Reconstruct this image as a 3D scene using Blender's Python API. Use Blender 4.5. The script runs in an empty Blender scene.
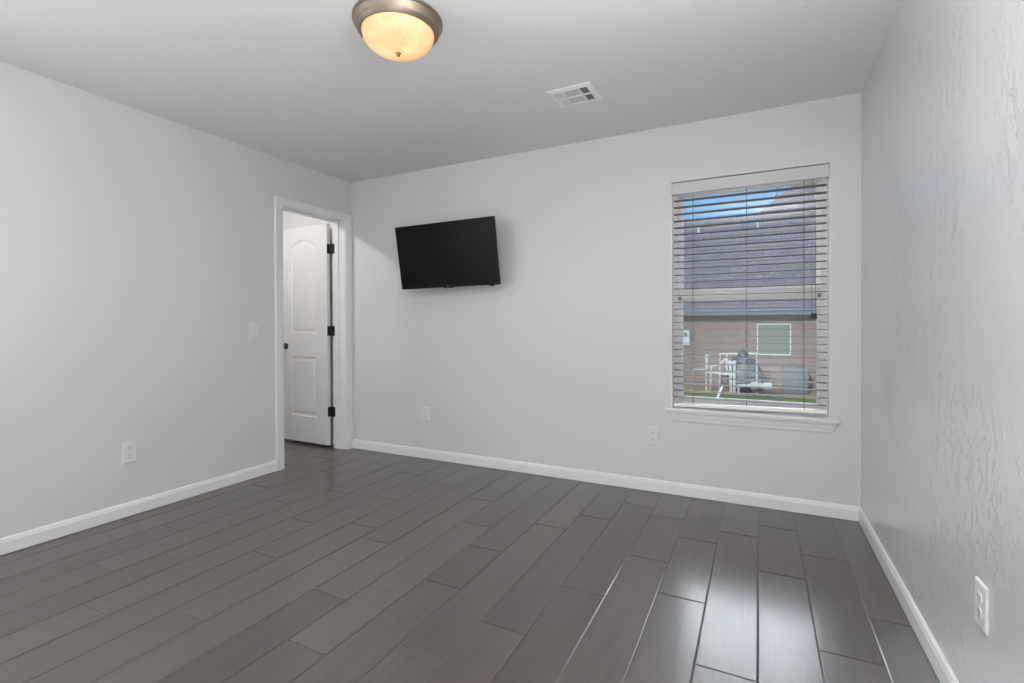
import bpy, bmesh, math, random
from math import pi, sin, cos, radians
from mathutils import Vector, Matrix

sc = bpy.context.scene
COL = sc.collection

# ------------------------------------------------------------------ camera
XL, XR, YB, YF, H = -3.3509, 0.5227, 3.3968, -0.55, 2.44
cam = bpy.data.cameras.new('camera')
cam.sensor_width = 36.0
cam.lens = 492.83 / 1024 * 36.0
cam.shift_y = -14.0 / 1024
cam.clip_start = 0.02
cam_o = bpy.data.objects.new('camera', cam)
COL.objects.link(cam_o)
cam_o.matrix_world = (Matrix.Translation((0, 0, 1.1306)) @ Matrix.Rotation(0.4636, 4, 'Z')
                      @ Matrix.Rotation(pi / 2 - 0.006, 4, 'X') @ Matrix.Rotation(-0.0036, 4, 'Z'))
sc.camera = cam_o

# ------------------------------------------------------------------ view
sc.view_settings.view_transform = 'Standard'
sc.view_settings.look = 'None'
sc.view_settings.gamma = 1.0
sc.view_settings.use_curve_mapping = False
sc.view_settings.exposure = 0.42
sc.cycles.use_denoising = True
sc.cycles.max_bounces = 10
sc.cycles.diffuse_bounces = 6

# ------------------------------------------------------------------ world: blue sky low down, added bright patch higher up
w = bpy.data.worlds.new('sky')
sc.world = w
w.use_nodes = True
nt = w.node_tree
bg = nt.nodes['Background']
tc = nt.nodes.new('ShaderNodeTexCoord')
sx = nt.nodes.new('ShaderNodeSeparateXYZ')
nt.links.new(tc.outputs['Generated'], sx.inputs[0])
def wmath(op, a_, b_=None):
    n_ = nt.nodes.new('ShaderNodeMath')
    n_.operation = op
    for i_, v_ in enumerate((a_, b_)):
        if v_ is None:
            continue
        if isinstance(v_, (int, float)):
            n_.inputs[i_].default_value = v_
        else:
            nt.links.new(v_, n_.inputs[i_])
    return n_.outputs[0]


def wramp(val, f0, f1, t0=0.0, t1=1.0):
    n_ = nt.nodes.new('ShaderNodeMapRange')
    n_.interpolation_type = 'SMOOTHSTEP'
    for k_, v_ in (('From Min', f0), ('From Max', f1), ('To Min', t0), ('To Max', t1)):
        n_.inputs[k_].default_value = v_
    nt.links.new(val, n_.inputs['Value'])
    return n_.outputs[0]


nz = nt.nodes.new('ShaderNodeTexNoise')
nz.inputs['Scale'].default_value = 2.2
nz.inputs['Detail'].default_value = 5
nt.links.new(tc.outputs['Generated'], nz.inputs['Vector'])
# bright patch added high in the sky, to light floor through the window
bright_patch = wmath('MULTIPLY', wmath('MULTIPLY', wmath('MULTIPLY', wramp(sx.outputs['Z'], 0.36, 0.46), wramp(sx.outputs['Y'], 0.05, 0.35)), wmath('MULTIPLY', wramp(sx.outputs['X'], 0.42, 0.15), wmath('MULTIPLY', wramp(sx.outputs['X'], -0.6, -0.3), wramp(sx.outputs['Z'], 0.9, 0.75)))), wramp(nz.outputs['Fac'], 0.3, 0.55, 0.65, 1.0))
mx = nt.nodes.new('ShaderNodeMix')
mx.data_type = 'RGBA'
mx.inputs['A'].default_value = (0.19, 0.37, 0.60, 1)
mx.inputs['B'].default_value = (24.0, 24.8, 26, 1)
nt.links.new(bright_patch, mx.inputs['Factor'])
nt.links.new(mx.outputs['Result'], bg.inputs['Color'])
bg.inputs['Strength'].default_value = 1.0


def light(name, kind, loc, energy, color=(1, 1, 1), size=None, size_y=None, rot=None, target=None, radius=None, angle=None):
    l = bpy.data.lights.new(name, kind)
    l.energy = energy
    l.color = color
    if kind == 'AREA':
        l.shape = 'RECTANGLE'
        l.size = size
        l.size_y = size_y or size
    if radius is not None:
        l.shadow_soft_size = radius
    if angle is not None:
        l.angle = angle
    o = bpy.data.objects.new(name, l)
    COL.objects.link(o)
    o.location = loc
    if target is not None:
        o.rotation_euler = (Vector(target) - Vector(loc)).to_track_quat('-Z', 'Y').to_euler()
    elif rot is not None:
        o.rotation_euler = rot
    return o


light('sun', 'SUN', (0, -10, 20), 2.0, (1.0, 0.94, 0.84), target=(2.2, 0, 15.8), angle=0.009)
# added fill lights, unseen: up at the ceiling, from overhead, front and left
light('bounce_fill', 'AREA', (0.05, 0.72, 1.86), 38, (1, 0.995, 0.985), 0.6, 0.5, target=(0.05, 0.62, 2.44))
light('floor_fill', 'AREA', (-0.10, -0.12, 0.3), 30, (1, 0.995, 0.985), 1.1, 0.6, target=(-0.10, -0.5, 2.44))
light('overhead_fill', 'AREA', (-2.3, YF + 0.4, 2.40), 6, (1, 0.995, 0.985), 1.8, 0.5, target=(-2.3, YF + 0.5, 0))
light('front_fill', 'AREA', (-2.2, YF + 0.05, 1.25), 9, (1, 0.995, 0.985), 1.5, 0.9, target=(-0.4, 3.4, 1.25))
light('side_fill', 'AREA', (-3.25, 0.0, 1.5), 9, (1, 0.995, 0.985), 0.7, 1.4, target=(0.5, 0.6, 1.4))
light('bathroom_light', 'POINT', (-3.95, 2.25, 2.36), 20, (1, 0.97, 0.93), radius=0.04)


# ------------------------------------------------------------------ materials
def mat(name, color, rough=0.5, spec=0.5, metal=0.0):
    m = bpy.data.materials.new(name)
    m.use_nodes = True
    b = m.node_tree.nodes['Principled BSDF']
    b.inputs['Base Color'].default_value = (*color, 1)
    b.inputs['Roughness'].default_value = rough
    b.inputs['Specular IOR Level'].default_value = spec
    b.inputs['Metallic'].default_value = metal
    return m


def N(m, t, **kw):
    n = m.node_tree.nodes.new(t)
    for k, v in kw.items():
        n.inputs[k].default_value = v
    return n


def L(m, a, b):
    m.node_tree.links.new(a, b)


def bsdf(m):
    return m.node_tree.nodes['Principled BSDF']


def coords(m, scale=(1, 1, 1)):
    t = N(m, 'ShaderNodeTexCoord')
    mp = N(m, 'ShaderNodeMapping')
    mp.inputs['Scale'].default_value = scale
    mp.inputs['Location'].default_value = (0.31, 0.17, 0.43)
    L(m, t.outputs['Object'], mp.inputs['Vector'])
    return mp.outputs[0]


def speckle(m, base, amount=0.12, scale=40, stretch=(1, 1, 1)):
    """small procedural variation of a colour"""
    n = N(m, 'ShaderNodeTexNoise', Scale=scale, Detail=4)
    L(m, coords(m, stretch), n.inputs['Vector'])
    r = N(m, 'ShaderNodeMix')
    r.data_type = 'RGBA'
    r.inputs['A'].default_value = (*[c * (1 - amount) for c in base], 1)
    r.inputs['B'].default_value = (*[min(1, c * (1 + amount)) for c in base], 1)
    L(m, n.outputs['Fac'], r.inputs['Factor'])
    L(m, r.outputs['Result'], bsdf(m).inputs['Base Color'])
    return m


def bump(m, height, strength, distance):
    b = N(m, 'ShaderNodeBump', Strength=strength, Distance=distance)
    L(m, height, b.inputs['Height'])
    L(m, b.outputs[0], bsdf(m).inputs['Normal'])


def wall_paint(name, color, rough, trowel):
    m = mat(name, color, rough, 0.5)
    co = coords(m)
    fine = N(m, 'ShaderNodeTexNoise', Scale=26, Detail=4, Roughness=0.6)
    L(m, co, fine.inputs['Vector'])
    if not trowel:
        bump(m, fine.outputs['Fac'], 0.25, 0.0012)
        return m
    # hand-trowelled skim coat: torn vertical ridges gathered in patches
    co2 = coords(m, (1, 7.5, 3.4))
    big = N(m, 'ShaderNodeTexNoise', Scale=4.0, Detail=6, Roughness=0.62, Distortion=1.2)
    L(m, co2, big.inputs['Vector'])
    ridge = N(m, 'ShaderNodeMapRange')
    ridge.inputs['From Min'].default_value = 0.545
    ridge.inputs['From Max'].default_value = 0.58
    L(m, big.outputs['Fac'], ridge.inputs['Value'])
    patch = N(m, 'ShaderNodeTexNoise', Scale=1.7, Detail=3)
    L(m, co, patch.inputs['Vector'])
    pm = N(m, 'ShaderNodeMapRange')
    pm.inputs['From Min'].default_value = 0.51
    pm.inputs['From Max'].default_value = 0.6
    L(m, patch.outputs['Fac'], pm.inputs['Value'])
    # one long streak where the trowel was drawn up the wall
    xyz = N(m, 'ShaderNodeSeparateXYZ')
    L(m, co, xyz.inputs[0])
    dst = N(m, 'ShaderNodeMath')
    dst.operation = 'COMPARE'
    dst.inputs[1].default_value = 1.98 + 0.17
    dst.inputs[2].default_value = 0.16
    L(m, xyz.outputs['Y'], dst.inputs[0])
    un = N(m, 'ShaderNodeMath')
    un.operation = 'MAXIMUM'
    L(m, pm.outputs[0], un.inputs[0])
    L(m, dst.outputs[0], un.inputs[1])
    k = N(m, 'ShaderNodeMath')
    k.operation = 'MULTIPLY'
    L(m, ridge.outputs[0], k.inputs[0])
    L(m, un.outputs[0], k.inputs[1])
    a = N(m, 'ShaderNodeMath')
    a.operation = 'MULTIPLY_ADD'
    a.inputs[1].default_value = 0.08
    L(m, fine.outputs['Fac'], a.inputs[0])
    L(m, k.outputs[0], a.inputs[2])
    bump(m, a.outputs[0], 0.7, 0.006)
    return m


WALL = (0.66, 0.66, 0.663)
M = {}
M['wall'] = wall_paint('wall_paint', WALL, 0.42, False)
M['wall_right'] = wall_paint('wall_paint_trowelled', WALL, 0.24, True)
bsdf(M['wall_right']).inputs['Specular IOR Level'].default_value = 1.0
M['ceiling'] = wall_paint('ceiling_paint', (0.72, 0.72, 0.723), 0.6, False)
M['trim'] = speckle(mat('trim_paint', (0.78, 0.78, 0.79), 0.32), (0.78, 0.78, 0.79), 0.015, 6)
M['door'] = speckle(mat('door_paint', (0.76, 0.76, 0.76), 0.38), (0.76, 0.76, 0.76), 0.02, 30, (1, 1, 0.1))
M['vinyl'] = speckle(mat('window_vinyl', (0.92, 0.92, 0.93), 0.35), (0.92, 0.92, 0.93), 0.01, 5)
M['slat'] = speckle(mat('blind_slat_shaded', (0.22, 0.22, 0.215), 0.75, 0.05), (0.22, 0.22, 0.215), 0.02, 12, (0.2, 1, 1))  # white slats; their backlit shade is put into the grey
M['valance'] = speckle(mat('valance_shaded', (0.60, 0.60, 0.60), 0.45), (0.60, 0.60, 0.60), 0.015, 8, (0.2, 1, 1))  # white valance, its shade put into a greyer colour
M['plate'] = speckle(mat('plate_plastic', (0.73, 0.73, 0.73), 0.3), (0.73, 0.73, 0.73), 0.01, 20)
M['slot'] = speckle(mat('slot_dark', (0.03, 0.03, 0.03), 0.6), (0.03, 0.03, 0.03), 0.1, 20)
M['black'] = speckle(mat('black_metal', (0.016, 0.015, 0.015), 0.38, 0.5), (0.016, 0.015, 0.015), 0.2, 60)
M['screen'] = speckle(mat('screen_glass', (0.006, 0.006, 0.0065), 0.3, 0.12), (0.006, 0.006, 0.0065), 0.1, 4)
M['bezel'] = speckle(mat('television_plastic', (0.006, 0.006, 0.006), 0.35, 0.15), (0.010, 0.010, 0.010), 0.15, 30)
M['badge'] = speckle(mat('badge_silver', (0.25, 0.25, 0.26), 0.3, 0.5, 0.8), (0.25, 0.25, 0.26), 0.05, 30)
M['steel'] = speckle(mat('bracket_steel', (0.05, 0.05, 0.05), 0.5, 0.5, 0.3), (0.05, 0.05, 0.05), 0.1, 30)
M['nickel'] = speckle(mat('brushed_nickel', (0.34, 0.285, 0.23), 0.5, 0.5, 1.0), (0.34, 0.285, 0.23), 0.06, 30, (1, 1, 6))
M['bronze'] = speckle(mat('finial_bronze', (0.30, 0.18, 0.09), 0.35, 0.5, 0.8), (0.30, 0.18, 0.09), 0.08, 60)
M['cord'] = speckle(mat('blind_cord', (0.14, 0.14, 0.14), 0.8, 0.1), (0.14, 0.14, 0.14), 0.05, 200)
M['tassel'] = speckle(mat('cord_tassel', (0.03, 0.03, 0.03), 0.5), (0.03, 0.03, 0.03), 0.1, 90)
M['vent'] = speckle(mat('vent_enamel', (0.80, 0.80, 0.80), 0.4), (0.80, 0.80, 0.80), 0.02, 20)
M['duct'] = speckle(mat('duct_dark', (0.03, 0.03, 0.032), 0.8), (0.03, 0.03, 0.032), 0.1, 20)
M['pvc'] = speckle(mat('pvc_white', (0.55, 0.55, 0.54), 0.45), (0.55, 0.55, 0.54), 0.04, 10)
M['tank'] = speckle(mat('tank_plastic', (0.06, 0.08, 0.115), 0.5), (0.06, 0.08, 0.115), 0.1, 6)
M['ac'] = speckle(mat('condenser_grey', (0.15, 0.175, 0.205), 0.6), (0.15, 0.175, 0.205), 0.08, 12)
M['eave'] = speckle(mat('eave_paint', (0.18, 0.21, 0.25), 0.6), (0.18, 0.21, 0.25), 0.06, 4)
M['far_frame'] = speckle(mat('far_window_frame', (0.62, 0.62, 0.62), 0.5), (0.62, 0.62, 0.62), 0.03, 4)
M['far_glass'] = speckle(mat('far_window_screen', (0.16, 0.18, 0.16), 0.35), (0.16, 0.18, 0.16), 0.1, 3)
M['box'] = speckle(mat('meter_box', (0.55, 0.58, 0.62), 0.5), (0.55, 0.58, 0.62), 0.03, 4)
M['straw'] = speckle(mat('straw_ground', (0.50, 0.37, 0.23), 0.95, 0.1), (0.50, 0.37, 0.23), 0.3, 5, (1, 3, 1))
M['lawn'] = speckle(mat('lawn_grass', (0.17, 0.20, 0.09), 0.95, 0.1), (0.17, 0.20, 0.09), 0.35, 6, (1, 3, 1))
M['concrete'] = speckle(mat('outer_wall', (0.35, 0.25, 0.2), 0.9), (0.35, 0.25, 0.2), 0.1, 8)

# floor boards
m = mat('wood_boards', (0.08, 0.075, 0.07), 0.3, 0.75)
bsdf(m).inputs['Coat Weight'].default_value = 0.35
bsdf(m).inputs['Coat Roughness'].default_value = 0.16
g = N(m, 'ShaderNodeNewGeometry')
ramp = N(m, 'ShaderNodeValToRGB')
ramp.color_ramp.elements[0].color = (0.070, 0.059, 0.055, 1)
ramp.color_ramp.elements[1].color = (0.097, 0.085, 0.080, 1)
mid = ramp.color_ramp.elements.new(0.5)
mid.color = (0.084, 0.072, 0.068, 1)
L(m, g.outputs['Random Per Island'], ramp.inputs['Fac'])
gr = N(m, 'ShaderNodeTexNoise', Scale=1.0, Detail=6, Roughness=0.65)
gco = coords(m, (55, 2.2, 1))
off = N(m, 'ShaderNodeVectorMath')
off.operation = 'MULTIPLY_ADD'
off.inputs[1].default_value = (37, 91, 13)
L(m, g.outputs['Random Per Island'], off.inputs[0])
L(m, gco, off.inputs[2])
L(m, off.outputs[0], gr.inputs['Vector'])
gm = N(m, 'ShaderNodeMapRange')
gm.inputs['From Min'].default_value = 0.3
gm.inputs['From Max'].default_value = 0.7
gm.inputs['To Min'].default_value = 0.83
gm.inputs['To Max'].default_value = 1.15
L(m, gr.outputs['Fac'], gm.inputs['Value'])
cm = N(m, 'ShaderNodeVectorMath')
cm.operation = 'SCALE'
L(m, ramp.outputs[0], cm.inputs[0])
L(m, gm.outputs[0], cm.inputs['Scale'])
L(m, cm.outputs[0], bsdf(m).inputs['Base Color'])
sc1 = N(m, 'ShaderNodeTexNoise', Scale=1.0, Detail=3)
L(m, coords(m, (22, 1.6, 1)), sc1.inputs['Vector'])
sc2 = N(m, 'ShaderNodeTexNoise', Scale=1.0, Detail=2)
L(m, coords(m, (3, 26, 1)), sc2.inputs['Vector'])
ad = N(m, 'ShaderNodeMath')
ad.operation = 'MULTIPLY_ADD'
ad.inputs[1].default_value = 0.45
L(m, sc2.outputs['Fac'], ad.inputs[0])
L(m, sc1.outputs['Fac'], ad.inputs[2])
bump(m, ad.outputs[0], 0.35, 0.003)
M['wood'] = m

# alabaster glass bowl of the ceiling lamp
m = bpy.data.materials.new('alabaster_glass')
m.use_nodes = True
b = bsdf(m)
al = N(m, 'ShaderNodeTexNoise', Scale=14, Detail=6, Roughness=0.65, Distortion=1.5)
L(m, coords(m), al.inputs['Vector'])
ar = N(m, 'ShaderNodeValToRGB')
ar.color_ramp.elements[0].position = 0.3
ar.color_ramp.elements[0].color = (0.97, 0.68, 0.40, 1)
ar.color_ramp.elements[1].position = 0.7
ar.color_ramp.elements[1].color = (1.0, 0.84, 0.60, 1)
L(m, al.outputs['Fac'], ar.inputs['Fac'])
L(m, ar.outputs[0], b.inputs['Base Color'])
L(m, ar.outputs[0], b.inputs['Emission Color'])
b.inputs['Emission Strength'].default_value = 0.07
b.inputs['Roughness'].default_value = 0.2
tr = N(m, 'ShaderNodeBsdfTranslucent')
L(m, ar.outputs[0], tr.inputs['Color'])
ms = N(m, 'ShaderNodeMixShader', Fac=0.5)
L(m, b.outputs[0], ms.inputs[1])
L(m, tr.outputs[0], ms.inputs[2])
L(m, ms.outputs[0], m.node_tree.nodes['Material Output'].inputs['Surface'])
M['alabaster'] = m

# window glass
m = bpy.data.materials.new('window_glass')
m.use_nodes = True
m.node_tree.nodes.remove(bsdf(m))
tp = N(m, 'ShaderNodeBsdfTransparent', Color=(0.93, 0.96, 0.97, 1))
gl = N(m, 'ShaderNodeBsdfGlossy', Roughness=0.02)
fr = N(m, 'ShaderNodeFresnel', IOR=1.45)
ms = N(m, 'ShaderNodeMixShader')
L(m, fr.outputs[0], ms.inputs[0])
L(m, tp.outputs[0], ms.inputs[1])
L(m, gl.outputs[0], ms.inputs[2])
L(m, ms.outputs[0], m.node_tree.nodes['Material Output'].inputs['Surface'])
M['glass'] = m

# brick of the neighbouring house
m = mat('brick', (0.3, 0.22, 0.18), 0.9, 0.2)
t = N(m, 'ShaderNodeTexCoord')
sp = N(m, 'ShaderNodeSeparateXYZ')
cb = N(m, 'ShaderNodeCombineXYZ')
L(m, t.outputs['Object'], sp.inputs[0])
L(m, sp.outputs['X'], cb.inputs['X'])
L(m, sp.outputs['Z'], cb.inputs['Y'])
br = N(m, 'ShaderNodeTexBrick', Scale=1.0)
br.inputs['Brick Width'].default_value = 0.22
br.inputs['Row Height'].default_value = 0.075
br.inputs['Mortar Size'].default_value = 0.008
br.inputs['Color1'].default_value = (0.27, 0.185, 0.165, 1)
br.inputs['Color2'].default_value = (0.22, 0.165, 0.15, 1)
br.inputs['Mortar'].default_value = (0.27, 0.24, 0.22, 1)
L(m, cb.outputs[0], br.inputs['Vector'])
L(m, br.outputs['Color'], bsdf(m).inputs['Base Color'])
M['brick'] = m

# shingles
m = mat('shingles', (0.2, 0.19, 0.21), 0.95, 0.1)
t = N(m, 'ShaderNodeTexCoord')
br = N(m, 'ShaderNodeTexBrick', Scale=1.0)
br.inputs['Brick Width'].default_value = 0.30
br.inputs['Row Height'].default_value = 0.16
br.inputs['Mortar Size'].default_value = 0.012
br.inputs['Color1'].default_value = (0.115, 0.105, 0.125, 1)
br.inputs['Color2'].default_value = (0.150, 0.138, 0.155, 1)
br.inputs['Mortar'].default_value = (0.085, 0.078, 0.095, 1)
L(m, t.outputs['Object'], br.inputs['Vector'])
L(m, br.outputs['Color'], bsdf(m).inputs['Base Color'])
M['shingle'] = m


# ------------------------------------------------------------------ mesh helpers
def new():
    return bmesh.new()


def box(bm, x0, x1, y0, y1, z0, z1, bev=0.0, seg=1):
    vs = [bm.verts.new((x, y, z)) for x in (x0, x1) for y in (y0, y1) for z in (z0, z1)]
    f = [(0, 1, 3, 2), (4, 6, 7, 5), (0, 4, 5, 1), (2, 3, 7, 6), (0, 2, 6, 4), (1, 5, 7, 3)]
    fs = [bm.faces.new([vs[i] for i in q]) for q in f]
    if bev:
        es = list({e for fc in fs for e in fc.edges})
        bmesh.ops.bevel(bm, geom=es, offset=bev, segments=seg, affect='EDGES', profile=0.5)


def loft(bm, rings, caps=True, closed_ring=True):
    """rings: list of equally long point lists"""
    vr = [[bm.verts.new(p) for p in r] for r in rings]
    n = len(vr[0])
    for a, c in zip(vr, vr[1:]):
        for i in range(n if closed_ring else n - 1):
            j = (i + 1) % n
            bm.faces.new((a[i], a[j], c[j], c[i]))
    if caps and closed_ring:
        bm.faces.new(list(reversed(vr[0])))
        bm.faces.new(vr[-1])
    return vr


def lathe(bm, prof, c, seg=48, axis='Z', flip=1, cap=True):
    """prof: (radius, height) list; revolved about an axis through c"""
    rings = []
    for r, h in prof:
        ring = []
        for i in range(seg):
            a = 2 * pi * i / seg
            u, v = max(r, 1e-4) * cos(a), max(r, 1e-4) * sin(a)
            if axis == 'Z':
                p = (c[0] + u, c[1] + v, c[2] + h)
            elif axis == 'Y':
                p = (c[0] + u, c[1] + h, c[2] + v)
            else:
                p = (c[0] + h, c[1] + u, c[2] + v)
            ring.append(p)
        rings.append(ring)
    loft(bm, rings, caps=cap)


def tube(bm, pts, r, seg=10):
    pts = [Vector(p) for p in pts]
    rings = []
    for i, p in enumerate(pts):
        if i == 0:
            d = pts[1] - p
        elif i == len(pts) - 1:
            d = p - pts[i - 1]
        else:
            d = (pts[i + 1] - p).normalized() + (p - pts[i - 1]).normalized()
        d.normalize()
        up = Vector((0, 0, 1)) if abs(d.z) < 0.9 else Vector((0, 1, 0))
        s = d.cross(up).normalized()
        t_ = s.cross(d).normalized()
        k = 1.0
        if 0 < i < len(pts) - 1:
            k = 1.0 / max(0.5, abs(d.dot((p - pts[i - 1]).normalized())))
        rings.append([p + (s * cos(2 * pi * j / seg) * k + t_ * sin(2 * pi * j / seg)) * r for j in range(seg)])
    loft(bm, rings)


def obj(name, bm, m, parent=None, smooth=False, angle=35):
    bmesh.ops.remove_doubles(bm, verts=bm.verts, dist=1e-6)
    bmesh.ops.recalc_face_normals(bm, faces=bm.faces)
    me = bpy.data.meshes.new(name)
    bm.to_mesh(me)
    bm.free()
    me.materials.append(m)
    if smooth:
        for p in me.polygons:
            p.use_smooth = True
        me.set_sharp_from_angle(angle=radians(angle))
    o = bpy.data.objects.new(name, me)
    COL.objects.link(o)
    if parent:
        o.parent = parent
    return o


def structure(o):
    o['kind'] = 'structure'
    return o


def thing(name, label, cat, loc=(0, 0, 0), group=None):
    o = bpy.data.objects.new(name, None)
    o.empty_display_size = 0.05
    COL.objects.link(o)
    o.location = loc
    return tag(o, label, cat, group)


def tag(o, label, cat, group=None):
    o['label'] = label
    o['category'] = cat
    if group:
        o['group'] = group
    return o


# ------------------------------------------------------------------ room shell
T = 0.15                                   # wall thickness
XO = XL - T                                # far face of the left wall
DY0, DY1, DZ = 2.671, 3.321, 2.075         # door opening
WX0, WX1, WZ0, WZ1 = -0.514, 0.371, 0.578, 2.066

# floor: single boards with eased edges
rnd = random.Random(11)
known = {0: [2.30], 1: [2.79, 1.994, 0.9], 2: [2.517, 3.088, 1.2], 3: [1.73, 2.905, 0.7], 4: [2.125, 2.73, 1.1], 5: [2.98, 2.41, 1.3],
         6: [1.996, 3.1, 0.8], 7: [1.619, 2.79, 0.5], 8: [1.375, 2.557, 0.4], 9: [1.778, 2.158, 0.9], 10: [1.217, 2.4], 11: [2.75, 1.5],
         12: [1.985, 0.8], 13: [1.147, 2.9, 2.1], 14: [1.62, 2.5], 15: [1.002, 2.0, 3.0], 16: [1.402, 2.45], 17: [2.15, 1.2, 3.1],
         18: [1.603, 2.75], 19: [1.1, 2.3]}
bm = new()
PW = 0.1892
k = 0
x1 = 0.376 + PW
while x1 > -5.6:
    x0 = x1 - PW
    ys = sorted(known.get(k, []))
    if not ys:
        y = -0.4 + rnd.uniform(0, 0.8)
        while y < 3.3:
            ys.append(y)
            y += rnd.uniform(0.45, 1.2)
    lo = [YF - 0.12] + ys
    hi = ys + [3.6]
    for a, c in zip(lo, hi):
        dz = rnd.uniform(-0.0007, 0.0)
        gx, e, ch = 0.0006, 0.0040, 0.0018
        rings = []
        for (ins, z) in ((0, -0.02), (0, dz - ch), (e, dz)):
            rings.append([(x0 + gx + ins, a + gx + ins, z), (x1 - gx - ins, a + gx + ins, z),
                          (x1 - gx - ins, c - gx - ins, z), (x0 + gx + ins, c - gx - ins, z)])
        loft(bm, rings)
    x1 = x0
    k += 1
structure(obj('floor', bm, M['wood']))
bm = new()
box(bm, -5.75, XR + 0.2, YF - 0.15, 3.56, -0.15, -0.021)
structure(obj('floor_subfloor', bm, M['duct']))

bm = new()
box(bm, -5.75, XR + 0.2, YF - 0.15, 3.56, H, H + 0.15)
structure(obj('ceiling', bm, M['ceiling']))

bm = new()                                 # left wall with the doorway
box(bm, XO, XL, YF, DY0 - 0.018, 0, H)
box(bm, XO, XL, DY1 + 0.018, YB, 0, H)
box(bm, XO, XL, DY0 - 0.018, DY1 + 0.018, DZ + 0.018, H)
structure(obj('wall_left', bm, M['wall']))

bm = new()                                 # back wall with the window opening
Y2 = YB + 0.155
box(bm, -5.75, WX0, YB, Y2, -0.15, H)
box(bm, WX1, XR + 0.2, YB, Y2, -0.15, H)
box(bm, WX0, WX1, YB, Y2, WZ1, H)
box(bm, WX0, WX1, YB, Y2, -0.15, WZ0 - 0.02)
structure(obj('wall_back', bm, M['wall']))
bm = new()
box(bm, XR, XR + 0.15, YF, YB, 0, H)
structure(obj('wall_right', bm, M['wall_right']))
bm = new()
box(bm, -5.75, XR + 0.15, YF - 0.12, YF, 0, H)
structure(obj('wall_front', bm, M['wall']))
bm = new()                                 # the little room beyond the doorway
box(bm, -5.75, -5.6, YF, YB, 0, H)
box(bm, -5.6, XO, 1.3, 1.42, 0, H)
structure(obj('wall_bathroom', bm, M['wall']))


# baseboards
def base_profile():
    return [(0, 0.0), (0.0135, 0.0), (0.0135, 0.060), (0.011, 0.066), (0.0095, 0.074), (0.004, 0.081), (0, 0.081)]


def sweep(bm, prof, path):
    """path: list of functions mapping (protrusion, height) -> point; mitred corners"""
    loft(bm, [[f(d, z) for d, z in prof] for f in path])


Z0 = 0.0025
bm = new()
sweep(bm, base_profile(), [lambda d, z: (XL + d, YF + d, z + Z0), lambda d, z: (XL + d, DY0 - 0.0785, z + Z0)])
structure(obj('baseboard_left', bm, M['trim']))
bm = new()
sweep(bm, base_profile(), [lambda d, z: (XL + 0.0005, YB - d, z + Z0), lambda d, z: (XR - d, YB - d, z + Z0)])
structure(obj('baseboard_back', bm, M['trim']))
bm = new()
sweep(bm, base_profile(), [lambda d, z: (XR - d, YB - d, z + Z0), lambda d, z: (XR - d, YF + d, z + Z0)])
structure(obj('baseboard_right', bm, M['trim']))

# door casing (mitred) and jamb
CW = 0.0735
cprof = [(0, 0), (0, 0.008), (0.004, 0.0105), (0.012, 0.0105), (0.020, 0.0135), (0.045, 0.0145), (0.052, 0.018), (CW - 0.004, 0.018), (CW, 0.015), (CW, 0)]
RV = 0.005


def casing(name, xface, sgn):
    bm = new()
    kr = (YB - 0.0015 - (DY1 + RV)) / CW
    zt = DZ - RV + 0.0
    sweep(bm, cprof, [lambda u, d: (xface + sgn * d, DY0 - RV - u, 0.0005), lambda u, d: (xface + sgn * d, DY0 - RV - u, DZ + RV + u * 0.78),
                      lambda u, d: (xface + sgn * d, DY1 + RV + u * kr, DZ + RV + u * 0.78), lambda u, d: (xface + sgn * d, DY1 + RV + u * kr, 0.0005)])
    structure(obj(name, bm, M['trim']))


casing('trim_1', XL, 1)
casing('trim_2', XO, -1)
bm = new()
e = 0.001
box(bm, XO - e, XL + e, DY0 - 0.018, DY0, 0.0005, DZ + 0.018)
box(bm, XO - e, XL + e, DY1, DY1 + 0.018, 0.0005, DZ + 0.018)
box(bm, XO - e, XL + e, DY0, DY1, DZ, DZ + 0.018)
for y0, y1 in ((DY0, DY0 + 0.011), (DY1 - 0.011, DY1)):          # stops
    box(bm, XO + 0.042, XO + 0.080, y0, y1, 0.0005, DZ, 0.001)
box(bm, XO + 0.042, XO + 0.080, DY0 + 0.011, DY1 - 0.011, DZ - 0.011, DZ)
structure(obj('trim_3', bm, M['trim']))

# ------------------------------------------------------------------ door, standing open into the next room
DW, DT, DB, DTOP = 0.64, 0.035, 0.026, 2.063
door = bpy.data.objects.new('door_1', None)
COL.objects.link(door)
structure(door)
door.location = (XO - 0.010, DY1 - 0.004, 0)
# local: +x along the slab from the hinge, -y is the face towards the room; turned half round so the slab runs to -X
DA = radians(2.0)


def DL(s, d, z):
    """s along slab from hinge, d depth from the near face"""
    return (-0.024 - s, -DT + d, z)


def panel_outline(s0, s1, z0, z1, arch, n=14):
    pts = [(s0, z0), (s1, z0), (s1, z1)]
    if arch > 0:
        for i in range(1, n):
            t_ = i / n
            pts.append((s1 + (s0 - s1) * t_, z1 + arch * sin(pi * t_) ** 0.8))
    pts.append((s0, z1))
    return pts


def inset(pts, d):
    cx = sum(p[0] for p in pts) / len(pts)
    out = []
    n = len(pts)
    for i in range(n):
        a, p, c = Vector(pts[i - 1]), Vector(pts[i]), Vector(pts[(i + 1) % n])
        n1 = Vector((-(p - a).y, (p - a).x)).normalized()
        n2 = Vector((-(c - p).y, (c - p).x)).normalized()
        b_ = (n1 + n2)
        b_ = b_ / max(0.3, b_.length_squared) * 2
        out.append(tuple(p + b_ * d))
    return out


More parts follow.
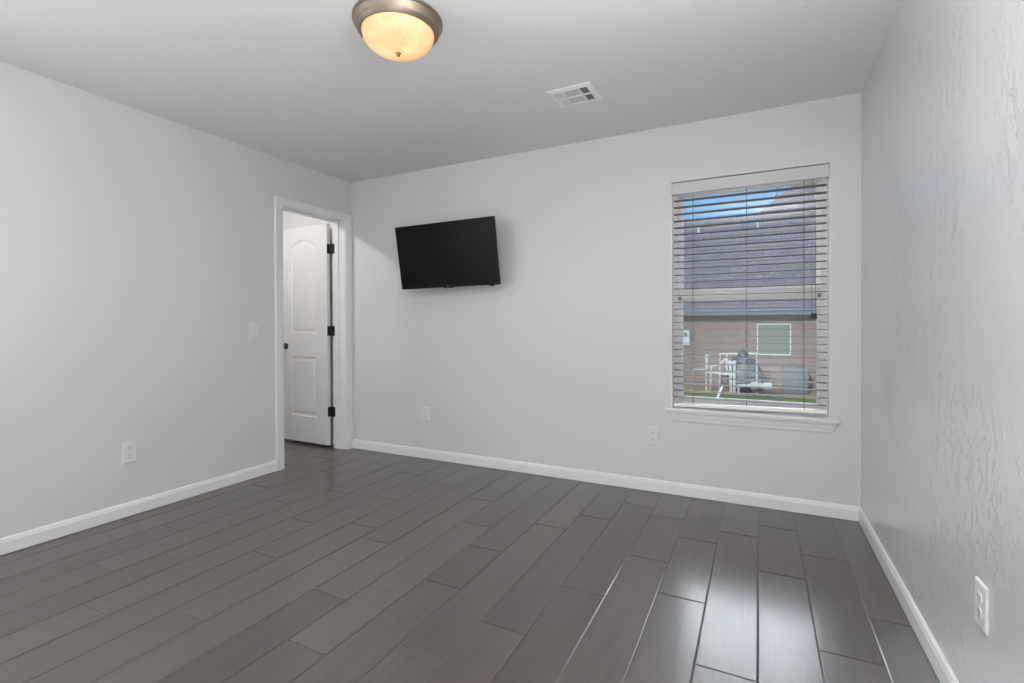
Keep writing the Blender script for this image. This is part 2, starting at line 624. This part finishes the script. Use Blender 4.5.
def door_face(bm, depth_of, sgn):
    """one face of the slab with two sunk, raised-field panels"""
    pan = [panel_outline(0.145, 0.495, 0.27, 0.835, 0), panel_outline(0.145, 0.495, 1.055, 1.875, 0.065)]
    outer = [(0, DB), (DW, DB), (DW, DTOP), (0, DTOP)]
    mk = lambda p, d: bm.verts.new(DL(p[0], depth_of(d), p[1]))
    ov = [mk(p, 0) for p in outer]
    edges = [bm.edges.new((ov[i], ov[(i + 1) % 4])) for i in range(4)]
    for pts in pan:
        rings = [[mk(p, 0) for p in pts]]
        for ins, dep in ((0.006, 0.007), (0.016, 0.009), (0.028, 0.0085), (0.046, 0.003)):
            rings.append([mk(p, dep) for p in inset(pts, ins)])
        n = len(pts)
        for a, c in zip(rings, rings[1:]):
            for i in range(n):
                j = (i + 1) % n
                bm.faces.new((a[i], a[j], c[j], c[i]))
        bm.faces.new(rings[-1])
        edges += [bm.edges.get((rings[0][i], rings[0][(i + 1) % n])) for i in range(n)]
    bmesh.ops.triangle_fill(bm, edges=edges, use_beauty=True)
    return ov


bm = new()
fa = door_face(bm, lambda d: d, 1)
fb = door_face(bm, lambda d: DT - d, -1)
for i in range(4):
    j = (i + 1) % 4
    bm.faces.new((fa[i], fa[j], fb[j], fb[i]))
obj('door_slab', bm, M['door'], door)
# knob with rose, both sides
bm = new()
kc = DL(0.572, 0, 0.928)
lathe(bm, [(0.0, 0.0), (0.032, 0.0), (0.032, -0.004), (0.028, -0.008), (0.012, -0.010), (0.010, -0.026), (0.018, -0.032), (0.027, -0.042),
           (0.029, -0.051), (0.025, -0.060), (0.013, -0.065), (0.0, -0.066)], kc, 32, 'Y')
ko = obj('door_knob', bm, M['black'], door, True, 50)
ko['label'] = 'round black door knob with rose'
for zc in (0.334, 1.078, 1.832):
    bm = new()
    lathe(bm, [(0, -0.046), (0.004, -0.046), (0.0065, -0.044), (0.0065, 0.044), (0.004, 0.046), (0, 0.046)], (-0.012, -0.002, zc), 16)
    box(bm, -0.0225, -0.012, -0.004, -0.001, zc - 0.0445, zc + 0.0445)
    box(bm, -0.012, 0.0, -0.001, 0.002, zc - 0.0445, zc + 0.0445)
    box(bm, -0.0238, -0.0218, -DT + 0.001, -0.002, zc - 0.0445, zc + 0.0445, 0.0004)          # leaf on the slab edge
    box(bm, -0.001, 0.034, 0.0005, 0.0035, zc - 0.0445, zc + 0.0445, 0.0004)                   # leaf on the jamb
    for dz in (-0.03, 0, 0.03):
        lathe(bm, [(0, 0), (0.004, 0), (0.003, 0.0012), (0, 0.0014)], (-0.0218, -0.018, zc + dz), 10, 'X')
    ho = obj('hinge', bm, M['black'], door, True, 40)
    ho['label'] = 'black butt hinge'
door.rotation_euler = (0, 0, -DA)

# ------------------------------------------------------------------ window
win = bpy.data.objects.new('window_1', None)
COL.objects.link(win)
structure(win)
FY0, FY1 = 3.470, 3.545
GX0, GX1 = -0.458, 0.321
GT, CK1, CK0, GB = 1.990, 1.352, 1.290, 0.640
bm = new()                                                            # outer frame
fw = 0.032
for a, c, z0, z1 in ((WX0, WX0 + fw, WZ0, WZ1), (WX1 - fw, WX1, WZ0, WZ1), (WX0 + fw, WX1 - fw, WZ1 - fw, WZ1), (WX0 + fw, WX1 - fw, WZ0 - 0.005, WZ0 + 0.025)):
    box(bm, a, c, FY0, FY1, z0, z1, 0.002)
obj('window_frame', bm, M['vinyl'], win)


def sash(name, y0, y1, z0, z1, gz0, gz1, xin):
    bm = new()
    x0, x1 = WX0 + fw - 0.004 + xin, WX1 - fw + 0.004 - xin
    box(bm, x0, GX0, y0, y1, z0, z1, 0.002)
    box(bm, GX1, x1, y0, y1, z0, z1, 0.002)
    box(bm, GX0, GX1, y0, y1, gz1, z1, 0.002)
    box(bm, GX0, GX1, y0, y1, z0, gz0, 0.002)
    # glazing bead
    for a, c, p, q in ((GX0, GX0 + 0.006, gz0, gz1), (GX1 - 0.006, GX1, gz0, gz1), (GX0, GX1, gz0, gz0 + 0.006), (GX0, GX1, gz1 - 0.006, gz1)):
        box(bm, a, c, y0 + 0.007, y0 + 0.013, p, q)
    s = obj(name, bm, M['vinyl'], win)
    bm = new()
    ym = (y0 + y1) / 2
    box(bm, GX0 - 0.004, GX1 + 0.004, ym - 0.002, ym + 0.002, gz0 - 0.004, gz1 + 0.004)
    g_ = obj('pane', bm, M['glass'], s)
    return s


sash('upper_sash', 3.508, 3.534, 1.325, WZ1 - 0.02, 1.357, GT, 0.0)
sash('lower_sash', 3.478, 3.504, WZ0 + 0.012, CK1, GB, CK0, 0.0)
bm = new()                                                            # sash locks and tilt latches on the meeting rail
for x in (WX0 + 0.043, WX1 - 0.043):
    box(bm, x - 0.010, x + 0.010, 3.470, 3.4785, 1.290, 1.312, 0.002)
    box(bm, x - 0.005, x + 0.005, 3.464, 3.4705, 1.296, 1.304, 0.001)
obj('sash_latch', bm, M['badge'], win)
bm = new()                                                            # stool and apron
e_ = 0.006
box(bm, -0.554, 0.419, 3.362, YB, 0.558, WZ0 - 0.0005, 0.004, 2)
box(bm, WX0 + 0.0005, WX1 - 0.0005, YB - 0.001, FY0 + 0.02, 0.558, WZ0 - 0.0005)
obj('window_stool', bm, M['trim'], win)
bm = new()
ap = [(0.028, 0.558), (0.028, 0.550), (0.022, 0.544), (0.019, 0.534), (0.016, 0.518), (0.0125, 0.508), (0.012, 0.500), (0.009, 0.490), (0.0, 0.490), (0.0, 0.558)]


def ap_ring(side):
    r = []
    for d, z in ap:
        q = (z - 0.490) / 0.068
        inset_ = 0.032 * max(0.0, 1 - q) ** 0.9
        r.append(((-0.543 + inset_) if side < 0 else (0.410 - inset_), YB - d, z))
    return r


loft(bm, [ap_ring(-1), ap_ring(1)])
obj('window_apron', bm, M['trim'], win)

bm = new()
for a, c in ((WX0 - 0.0005, WX0 + 0.0025), (WX1 - 0.0025, WX1 + 0.0005)):
    box(bm, a, c, YB - 0.0015, FY0 + 0.004, WZ0 - 0.001, 1.985)
obj('lit_jamb_strip', bm, M['vinyl'], win)  # added white strips standing in for daylight on the window returns

# ------------------------------------------------------------------ blind
bl = thing('window_blind', 'horizontal slat blind hanging open in the window recess under a pale valance', 'blind', (-0.0715, 3.43, WZ1))


def bobj(name, bm, m, smooth=False):
    bmesh.ops.translate(bm, verts=bm.verts, vec=(0.0715, -3.43, -WZ1))
    return obj(name, bm, m, bl, smooth)


BX0, BX1 = WX0 + 0.010, WX1 - 0.010
bm = new()
pr = [(3.3985, 1.985), (3.4115, 1.985), (3.4115, 2.060), (3.3985, 2.060), (3.396, 2.057), (3.3965, 2.045), (3.3955, 2.040), (3.3955, 2.004), (3.3965, 1.999), (3.396, 1.988)]
loft(bm, [[(BX0 - 0.008, y, z) for y, z in pr], [(BX1 + 0.008, y, z) for y, z in pr]])
for xa, xb in ((BX0 - 0.008, BX0 + 0.004), (BX1 - 0.004, BX1 + 0.008)):                # valance returns
    box(bm, xa, xb, 3.4115, 3.440, 1.985, 2.060)
bobj('valance', bm, M['valance'])
bm = new()
box(bm, BX0 + 0.002, BX1 - 0.002, 3.415, 3.459, 2.014, 2.062, 0.002)
bobj('head_rail', bm, M['vinyl'])
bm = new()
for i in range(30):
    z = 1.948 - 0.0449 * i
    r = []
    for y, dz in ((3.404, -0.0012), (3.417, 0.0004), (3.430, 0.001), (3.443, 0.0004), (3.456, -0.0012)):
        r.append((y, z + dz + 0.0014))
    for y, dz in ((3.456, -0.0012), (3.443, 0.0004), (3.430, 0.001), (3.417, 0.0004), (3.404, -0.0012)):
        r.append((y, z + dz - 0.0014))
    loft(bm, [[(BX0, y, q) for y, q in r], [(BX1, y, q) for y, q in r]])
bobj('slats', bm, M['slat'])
bm = new()
box(bm, BX0, BX1, 3.404, 3.456, 0.592, 0.613, 0.003, 2)
for x in (-0.384, -0.066, 0.245):                                                       # end buttons under the cords
    lathe(bm, [(0, 0), (0.006, 0), (0.006, -0.003), (0.003, -0.004), (0, -0.004)], (x, 3.404, 0.602), 12, 'Y')
for v in bm.verts:
    v.co.z += (v.co.x - BX0) * 0.018 - 0.008
bobj('bottom_rail', bm, M['vinyl'])
for x in (-0.384, -0.066, 0.245):
    bm = new()
    for y in (3.4025, 3.4575):
        tube(bm, [(x, y, 0.603), (x, y, 2.02)], 0.0011, 6)
    for i in range(30):                                                                  # rungs under each slat
        z = 1.948 - 0.0449 * i - 0.0018
        tube(bm, [(x, 3.4025, z), (x, 3.43, z + 0.0006), (x, 3.4575, z)], 0.0006, 5)
    bobj('ladder_cord', bm, M['cord'])
for x, zt in ((0.283, 1.178), (0.300, 1.176)):
    bm = new()
    tube(bm, [(x * 0.2 + 0.285 * 0.8, 3.399, 1.99), (x, 3.3965, 1.7), (x, 3.3965, zt + 0.012)], 0.0012, 6)
    pc = bobj('pull_cord', bm, M['cord'])
    bm = new()
    lathe(bm, [(0.0, 0.016), (0.003, 0.016), (0.0055, 0.011), (0.0075, 0.0), (0.009, -0.012), (0.0085, -0.017), (0.0, -0.018)], (x + 0.0715, 3.3965 - 3.43 - 0.006, zt - WZ1), 16)
    to = obj('tassel', bm, M['tassel'], pc, True)
    to['label'] = 'small dark cord tassel'

# ------------------------------------------------------------------ television on its bracket
tv = thing('television', 'black flat-screen television tilted down on the back wall', 'television', (0, 0, 0))
TW, TH = 0.885, 0.503
tvM = (Matrix.Translation((-2.178, 3.196, 1.673)) @ Matrix.Rotation(0.044, 4, 'Z') @ Matrix.Rotation(0.17, 4, 'X') @ Matrix.Rotation(-0.013, 4, 'Y'))
tv.matrix_world = tvM
bm = new()
b_ = 0.008
x0, x1, z0, z1 = -TW / 2, TW / 2, -TH / 2, TH / 2
zb = 0.018
for a, c, p, q in ((x0, x0 + b_, z0, z1), (x1 - b_, x1, z0, z1), (x0 + b_, x1 - b_, z1 - b_, z1), (x0 + b_, x1 - b_, z0, z0 + zb)):
    box(bm, a, c, 0.0, 0.03, p, q, 0.002)
box(bm, -0.045, 0.045, 0.002, 0.02, z0 - 0.006, z0 + 0.004, 0.003)
box(bm, x1 - 0.085, x1 - 0.045, 0.003, 0.02, z0 - 0.009, z0 + 0.003, 0.003)
obj('bezel', bm, M['bezel'], tv)
bm = new()
box(bm, x0 + b_ - 0.002, x1 - b_ + 0.002, 0.004, 0.02, z0 + zb - 0.002, z1 - b_ + 0.002)
obj('screen', bm, M['screen'], tv)
bm = new()
rings = []
for ins, y in ((0.004, 0.028), (0.006, 0.036), (0.10, 0.052), (0.12, 0.07), (0.13, 0.072)):
    rings.append([(x0 + ins, y, z0 + ins * 0.7), (x1 - ins, y, z0 + ins * 0.7), (x1 - ins, y, z1 - ins), (x0 + ins, y, z1 - ins)])
loft(bm, rings)
obj('back_shell', bm, M['bezel'], tv)
bm = new()
box(bm, -0.016, 0.016, -0.0008, 0.002, z0 + 0.006, z0 + 0.011, 0.0005)
bo = obj('badge', bm, M['badge'], tv)
bo['label'] = 'tiny silver badge under the screen'
bm = new()
for x in (-0.10, 0.07):
    box(bm, x, x + 0.03, 0.071, 0.079, -0.13, 0.13, 0.002)
inv = tvM.inverted()
b2 = new()
box(b2, -2.30, -2.05, YB - 0.016, YB - 0.0005, 1.60, 1.78, 0.002)
box(b2, -2.24, -2.11, YB - 0.10, YB - 0.014, 1.655, 1.70, 0.004)
box(b2, -2.22, -2.13, YB - 0.125, YB - 0.09, 1.62, 1.73, 0.004)
me_ = bpy.data.meshes.new('tmp')
b2.to_mesh(me_)
b2.free()
me_.transform(inv)
bm.from_mesh(me_)
bpy.data.meshes.remove(me_)
obj('wall_bracket', bm, M['steel'], tv)

# ------------------------------------------------------------------ outlets and switch
GO = 'wall outlets'


def plate_bm(bm):
    """screwless-profile cover plate, local: +x right, -y towards the room, z up"""
    rings = []
    for ins, y in ((0, 0.0), (0, -0.0035), (0.003, -0.0062), (0.006, -0.0066)):
        a, c = 0.0375 - ins, 0.0590 - ins
        rings.append([(-a, y, -c), (a, y, -c), (a, y, c), (-a, y, c)])
    loft(bm, rings)


def make_outlet():
    t_ = thing('wall_outlet', 'white duplex outlet', 'outlet', group=GO)
    bm = new()
    plate_bm(bm)
    obj('cover_plate', bm, M['plate'], t_)
    for zc in (-0.0195, 0.0195):
        bm = new()
        ring0, ring1, ring2 = [], [], []
        for i in range(32):
            a = 2 * pi * i / 32
            x, z = 0.0172 * cos(a), max(-0.0136, min(0.0136, 0.0172 * sin(a)))
            ring0.append((x, -0.0060, zc + z))
            ring1.append((x, -0.0080, zc + z))
            ring2.append((x * 0.93, -0.0088, zc + z * 0.93))
        loft(bm, [ring0, ring1, ring2])
        r_ = obj('receptacle', bm, M['plate'], t_)
        bm = new()
        box(bm, -0.0075, -0.0053, -0.0092, -0.0085, zc - 0.001, zc + 0.0085)
        box(bm, 0.0053, 0.0075, -0.0092, -0.0085, zc - 0.0005, zc + 0.0072)
        lathe(bm, [(0, -0.0085), (0.0026, -0.0085), (0.0026, -0.0092), (0, -0.0092)], (0, 0, zc - 0.0078), 14, 'Y')
        obj('slots', bm, M['slot'], r_)
    bm = new()
    lathe(bm, [(0, -0.006), (0.0034, -0.006), (0.0030, -0.0076), (0.0, -0.0080)], (0, 0, 0), 16, 'Y')
    obj('screw', bm, M['plate'], t_, True)
    return t_


def copy_tree(o, parent=None):
    c = o.copy()
    COL.objects.link(c)
    c.parent = parent
    for ch in list(o.children):
        copy_tree(ch, c)
    return c


spots = [((-2.5125, YB - 0.0005, 0.380), 0, 'white duplex outlet low on the back wall under the television'),
         ((-0.6335, YB - 0.0005, 0.3765), 0, 'white duplex outlet on the back wall beside the window apron'),
         ((XL + 0.0005, 1.601, 0.3805), pi / 2, 'white duplex outlet low on the left wall below the light switch'),
         ((XR - 0.0005, 1.690, 0.3955), -pi / 2, 'white duplex outlet on the glossy right wall above its baseboard')]
first = make_outlet()
trees = [first] + [copy_tree(first) for _ in spots[1:]]
for o, (p, rz, lab) in zip(trees, spots):
    o.location = p
    o.rotation_euler = (0, 0, rz)
    o['label'] = lab
trees[2].scale = (1, 1, 1.12)

sw = thing('light_switch', 'white toggle light switch on the left wall beside the door casing', 'light switch', (XL + 0.0005, 2.4165, 1.098))
sw.rotation_euler = (0, 0, pi / 2)
bm = new()
plate_bm(bm)
obj('cover_plate', bm, M['plate'], sw)
bm = new()
box(bm, -0.0055, 0.0055, -0.0082, -0.0060, -0.0125, 0.0125, 0.0008)
rings = []
for y, zc, hz, hx in ((-0.0075, 0.0, 0.009, 0.0042), (-0.013, 0.004, 0.0062, 0.0038), (-0.0185, 0.0085, 0.0042, 0.0034)):
    rings.append([(-hx, y, zc - hz), (hx, y, zc - hz), (hx, y, zc + hz), (-hx, y, zc + hz)])
loft(bm, rings)
obj('toggle', bm, M['plate'], sw)
for zc in (-0.030, 0.030):
    bm = new()
    lathe(bm, [(0, -0.006), (0.0034, -0.006), (0.0030, -0.0076), (0.0, -0.0080)], (0, 0, zc), 16, 'Y')
    obj('screw', bm, M['plate'], sw, True)

# ------------------------------------------------------------------ ceiling lamp
LC = (-1.388, 1.690)
cl = thing('ceiling_light', 'round flush ceiling light with a lit alabaster glass bowl in a nickel ring', 'ceiling light', (LC[0], LC[1], H))
bm = new()
lathe(bm, [(0.150, 0.0), (0.186, 0.0), (0.190, -0.004), (0.190, -0.012), (0.184, -0.016), (0.182, -0.024), (0.176, -0.032), (0.173, -0.046),
           (0.166, -0.054), (0.161, -0.058), (0.155, -0.058), (0.151, -0.050), (0.151, -0.012)], (0, 0, 0), 96, cap=False)
obj('base_ring', bm, M['nickel'], cl, True, 25)
bm = new()
R, D = 0.153, 0.082
prof = [(R, -0.046)]
for i in range(0, 15):
    a = (pi / 2) * i / 14
    prof.append((R * cos(a) ** 0.85 if i < 14 else 0.0, -0.056 - D * sin(a)))
lathe(bm, prof, (0, 0, 0), 96, cap=False)
obj('glass_bowl', bm, M['alabaster'], cl, True, 60)
bm = new()
zf = -0.056 - D
lathe(bm, [(0.0, zf + 0.004), (0.011, zf + 0.003), (0.012, zf - 0.002), (0.009, zf - 0.006), (0.006, zf - 0.012), (0.0035, zf - 0.015), (0, zf - 0.016)], (0, 0, 0), 24)
obj('finial', bm, M['bronze'], cl, True)
for dx in (-0.045, 0.045):
    light('bulb_light', 'POINT', (LC[0] + dx, LC[1] + dx * 0.3, H - 0.074), 0.125, (1, 0.78, 0.48), radius=0.025)

# ------------------------------------------------------------------ ceiling air register
VX, VY = -0.938, 2.692
av = thing('air_vent', 'square white ceiling air register with three banks of louvers', 'vent', (VX, VY, H))
VW, VH, VI = 0.127, 0.119, 0.097
bm = new()
zt = -0.009
outer = [[(-VW, -VH, -0.0005), (VW, -VH, -0.0005), (VW, VH, -0.0005), (-VW, VH, -0.0005)],
         [(-VW + 0.003, -VH + 0.003, -0.005), (VW - 0.003, -VH + 0.003, -0.005), (VW - 0.003, VH - 0.003, -0.005), (-VW + 0.003, VH - 0.003, -0.005)],
         [(-VI, -VI + 0.01, zt), (VI, -VI + 0.01, zt), (VI, VI - 0.01, zt), (-VI, VI - 0.01, zt)],
         [(-VI + 0.002, -VI + 0.012, -0.001), (VI - 0.002, -VI + 0.012, -0.001), (VI - 0.002, VI - 0.012, -0.001), (-VI + 0.002, VI - 0.012, -0.001)]]
loft(bm, outer, caps=False)
yi = VI - 0.012
xs_ = (-0.047, 0.047)
box(bm, -VI, VI, -0.004, 0.004, zt, -0.001)
for x in xs_:
    box(bm, x - 0.004, x + 0.004, -yi, yi, zt, -0.001)
obj('frame', bm, M['vent'], av)
bm = new()
box(bm, -VI, VI, -yi, yi, -0.0012, -0.0006)
obj('duct_opening', bm, M['duct'], av)


def louvers(side):
    bm = new()
    for s in (-1, 1):
        ya, yb = (-yi, -0.004) if s < 0 else (0.004, yi)
        if side == 0:
            n = 6
            for i in range(n):
                y = ya + (yb - ya) * (i + 0.5) / n
                r = [(y - 0.0066, -0.0062), (y - 0.0062, -0.0068), (y + 0.0068, -0.0048), (y + 0.0064, -0.0042)]
                loft(bm, [[(xs_[0] + 0.004, p, q) for p, q in r], [(xs_[1] - 0.004, p, q) for p, q in r]])
        else:
            n = 5
            xa, xb = (-VI + 0.002, xs_[0] - 0.004) if side < 0 else (xs_[1] + 0.004, VI - 0.002)
            for i in range(n):
                x = xa + (xb - xa) * (i + 0.5) / n
                g1 = 0.0035
                r = [(x - side * -g1, -0.0088), (x - side * -g1 - side * 0.0008, -0.0093), (x - side * g1 - side * 0.0008, -0.0020), (x - side * g1, -0.0015)]
                loft(bm, [[(p, ya, q) for p, q in r], [(p, yb, q) for p, q in r]])
    obj('louvers', bm, M['vent'], av)


for s in (-1, 0, 1):
    louvers(s)

# ------------------------------------------------------------------ outdoors
GZ = -0.87
bm = new()
box(bm, -30, 30, Y2, 15.2, GZ - 0.3, GZ)
structure(obj('lawn', bm, M['lawn']))
bm = new()
box(bm, -30, 30, 15.2, 60, GZ - 0.3, GZ + 0.01)
structure(obj('ground', bm, M['straw']))
bm = new()
box(bm, -5.75, XR + 0.2, Y2 - 0.02, Y2, GZ - 0.2, -0.15)
structure(obj('wall_foundation', bm, M['concrete']))

hs = thing('brick_house', 'brick house with a grey shingle roof seen through the window', 'house', (0, 17, GZ))
WT = 1.55


def hobj(name, bm, m, parent=None):
    p = parent or hs
    bmesh.ops.translate(bm, verts=bm.verts, vec=(0, -17, -GZ))
    return obj(name, bm, m, p)


bm = new()
box(bm, -13.6, 13.6, 17, 27, GZ, WT)
hobj('brick_wall', bm, M['brick'])
bm = new()
E0, E1 = 16.5, 1.60
V = [(-14, E0, E1), (14, E0, E1), (14, 26, 8.25), (2.4, 26, 8.25), (-0.12, 22, 5.45), (-14, 22, 5.45), (-14, 27.5, E1), (-0.12, 27.5, E1), (14, 35, E1), (2.4, 35, E1)]
vs = [bm.verts.new(p) for p in V]
for q in ((0, 1, 4, 5), (1, 2, 3, 4), (5, 4, 7, 6), (3, 2, 8, 9), (4, 3, 9, 7), (0, 5, 6), (2, 1, 8), (0, 6, 7, 9, 8, 1)):
    bm.faces.new([vs[i] for i in q])
hobj('roof', bm, M['shingle'])
bm = new()
box(bm, -14, 14, 16.46, 16.50, 1.42, 1.63)
box(bm, -14, 14, 16.40, 16.46, 1.50, 1.61, 0.01)
box(bm, -14, 14, 16.50, 17.0, 1.44, 1.47)
ea = hobj('eave', bm, M['eave'])
ea['label'] = 'grey fascia board and gutter'
bm = new()
wx0, wx1, wz0, wz1 = -0.04, 0.88, 0.17, 1.13
for a, c, p, q in ((wx0, wx0 + 0.035, wz0, wz1), (wx1 - 0.035, wx1, wz0, wz1), (wx0, wx1, wz1 - 0.035, wz1), (wx0, wx1, wz0, wz0 + 0.035)):
    box(bm, a, c, 16.95, 17.02, p, q)
wf = hobj('window', bm, M['far_frame'])
bm = new()
box(bm, wx0 + 0.035, wx1 - 0.035, 16.975, 17.01, wz0 + 0.035, wz1 - 0.035)
hobj('pane', bm, M['far_glass'], wf)
for x, y, z0, z1, r in ((-2.14, 21.0, 4.55, 5.02, 0.045), (-0.02, 21.0, 4.55, 4.80, 0.03), (0.738, 23.5, 4.9, 7.0, 0.075)):
    zr = E1 + (y - E0) * 0.70
    bm = new()
    lathe(bm, [(0, zr - 0.15), (r * 1.6, zr - 0.15), (r * 1.6, zr + 0.02), (r, zr + 0.10), (r, max(z1, zr + 0.3)), (0, max(z1, zr + 0.3))], (x, y, 0), 16)
    vo = hobj('vent_pipe', bm, M['pvc'] if r < 0.07 else M['eave'])

# pool plant against the brick wall
pf = thing('filter_tank', 'dark blue-grey pool filter tank against the brick wall outside', 'pool filter', (-0.40, 16.0, GZ + 0.01))
bm = new()
lathe(bm, [(0, 0), (0.36, 0), (0.40, 0.06), (0.45, 0.12), (0.47, 0.2), (0.47, 0.62), (0.44, 0.78), (0.36, 0.92), (0.24, 1.0), (0.10, 1.04), (0, 1.04)], (0, 0, 0), 32)
obj('tank_body', bm, M['tank'], pf, True, 40)
bm = new()
lathe(bm, [(0, 1.03), (0.13, 1.03), (0.14, 1.08), (0.11, 1.13), (0.07, 1.16), (0.07, 1.2), (0.03, 1.24), (0, 1.24)], (0, 0, 0), 20)
box(bm, -0.17, 0.17, -0.02, 0.02, 1.17, 1.2, 0.005)
obj('valve_head', bm, M['tank'], pf, True, 40)
bm = new()
lathe(bm, [(0.468, 0.60), (0.482, 0.605), (0.482, 0.645), (0.468, 0.65)], (0, 0, 0), 32, cap=False)
obj('clamp_band', bm, M['ac'], pf, True, 40)

PY = 15.45
K = PY / 15.8


def px_(p):
    return (p[0] * K, PY, 1.1306 + (p[1] - 1.1306) * K)


pp = thing('pool_pipework', 'white plastic pool pipes standing in front of the brick wall outside', 'pipes', (-1.0, PY, GZ))


def pobj(name, bm, m):
    bmesh.ops.translate(bm, verts=bm.verts, vec=(1.0, -PY, -GZ))
    return obj(name, bm, m, pp, True, 50)


GP = GZ + 0.012
gz_ = 1.1306 + (GP - 1.1306) / K
for pts, r in (([(-1.02, gz_), (-1.02, 0.24), (-0.55, 0.25)], 0.042), ([(-0.83, -0.36), (-0.83, 0.24)], 0.042),
               ([(-0.25, 0.27), (-0.04, 0.265), (-0.04, gz_)], 0.045), ([(-1.77, gz_), (-1.77, -0.24), (-1.40, -0.23), (-1.40, gz_)], 0.042),
               ([(-1.38, -0.23), (-1.38, 0.14)], 0.055), ([(-1.27, gz_), (-1.27, -0.13), (-1.02, -0.07), (-0.86, 0.11)], 0.045),
               ([(-0.74, -0.02), (-0.72, gz_)], 0.052), ([(-0.63, -0.02), (-0.63, gz_)], 0.052), ([(-1.40, -0.31), (-0.63, -0.36)], 0.040),
               ([(-0.63, -0.30), (-0.54, -0.25), (-0.44, -0.28)], 0.03)):
    bm = new()
    tube(bm, [px_(p) for p in pts], r * 0.72, 12)
    pobj('pipe', bm, M['pvc'])
for p in ((-1.38, 0.14), (-0.74, -0.02), (-0.63, -0.02)):
    bm = new()
    q = px_(p)
    lathe(bm, [(0, -0.06), (0.05, -0.06), (0.055, -0.03), (0.055, 0.05), (0.035, 0.07), (0, 0.07)], q, 14)
    pobj('cap', bm, M['pvc'])

pu = thing('pool_pump', 'white horizontal pool pump with elbow lying before the filter tank', 'pump', (-0.5, 15.2, GP))
bm = new()
tube(bm, [(0, 0, 0), (0, 0, 0.25), (0.33, 0, 0.27)], 0.05, 12)
obj('inlet_pipe', bm, M['pvc'], pu, True)
bm = new()
lathe(bm, [(0, 0.30), (0.07, 0.30), (0.10, 0.33), (0.10, 0.42), (0.075, 0.45), (0.075, 0.62), (0.10, 0.64), (0.105, 0.78), (0.09, 0.83), (0, 0.83)], (0, 0, 0.27), 20, 'X')
obj('motor_housing', bm, M['pvc'], pu, True, 40)
for x in (0.36, 0.70):
    bm = new()
    box(bm, x, x + 0.05, -0.08, 0.08, 0, 0.19, 0.005)
    obj('foot', bm, M['tank'], pu)

ac = thing('air_conditioner', 'square grey air conditioner unit against the brick wall outside', 'air conditioner', (0.93, 16.25, GP))
bm = new()
box(bm, -0.30, 0.30, -0.30, 0.30, 0, 0.74, 0.02, 2)
obj('cabinet', bm, M['ac'], ac)
bm = new()
for i in range(13):
    x = -0.26 + 0.52 * i / 12
    box(bm, x - 0.008, x + 0.008, -0.315, -0.298, 0.06, 0.68)
obj('grille', bm, M['ac'], ac)
bm = new()
lathe(bm, [(0, 0.735), (0.27, 0.735), (0.27, 0.75), (0.2, 0.765), (0.05, 0.77), (0, 0.77)], (0, 0, 0), 28)
obj('fan_guard', bm, M['tank'], ac)

bm = new()
box(bm, -2.26, -2.00, 16.88, 17.0, 0.44, 0.92, 0.01)
mb = hobj('meter_box', bm, M['box'])
mb['label'] = 'small pale meter box'
bm = new()
lathe(bm, [(0, -0.12), (0.07, -0.12), (0.07, -0.15), (0.05, -0.18), (0, -0.18)], (-2.13, 17, 0.78), 20, 'Y')
hobj('dial', bm, M['far_glass'], mb)

bm = new()
tube(bm, [(-0.97, 13.3, GZ + 0.012), (-0.86, 13.75, GZ + 0.30), (-0.83, 13.9, GZ + 0.40)], 0.03, 10)
lathe(bm, [(0, 0), (0.06, 0), (0.06, 0.03), (0.03, 0.05), (0, 0.05)], (-0.97, 13.3, GZ + 0.001), 14)
tag(obj('garden_pole', bm, M['pvc'], None, True), 'short white pole leaning up from the lawn outside', 'pole')
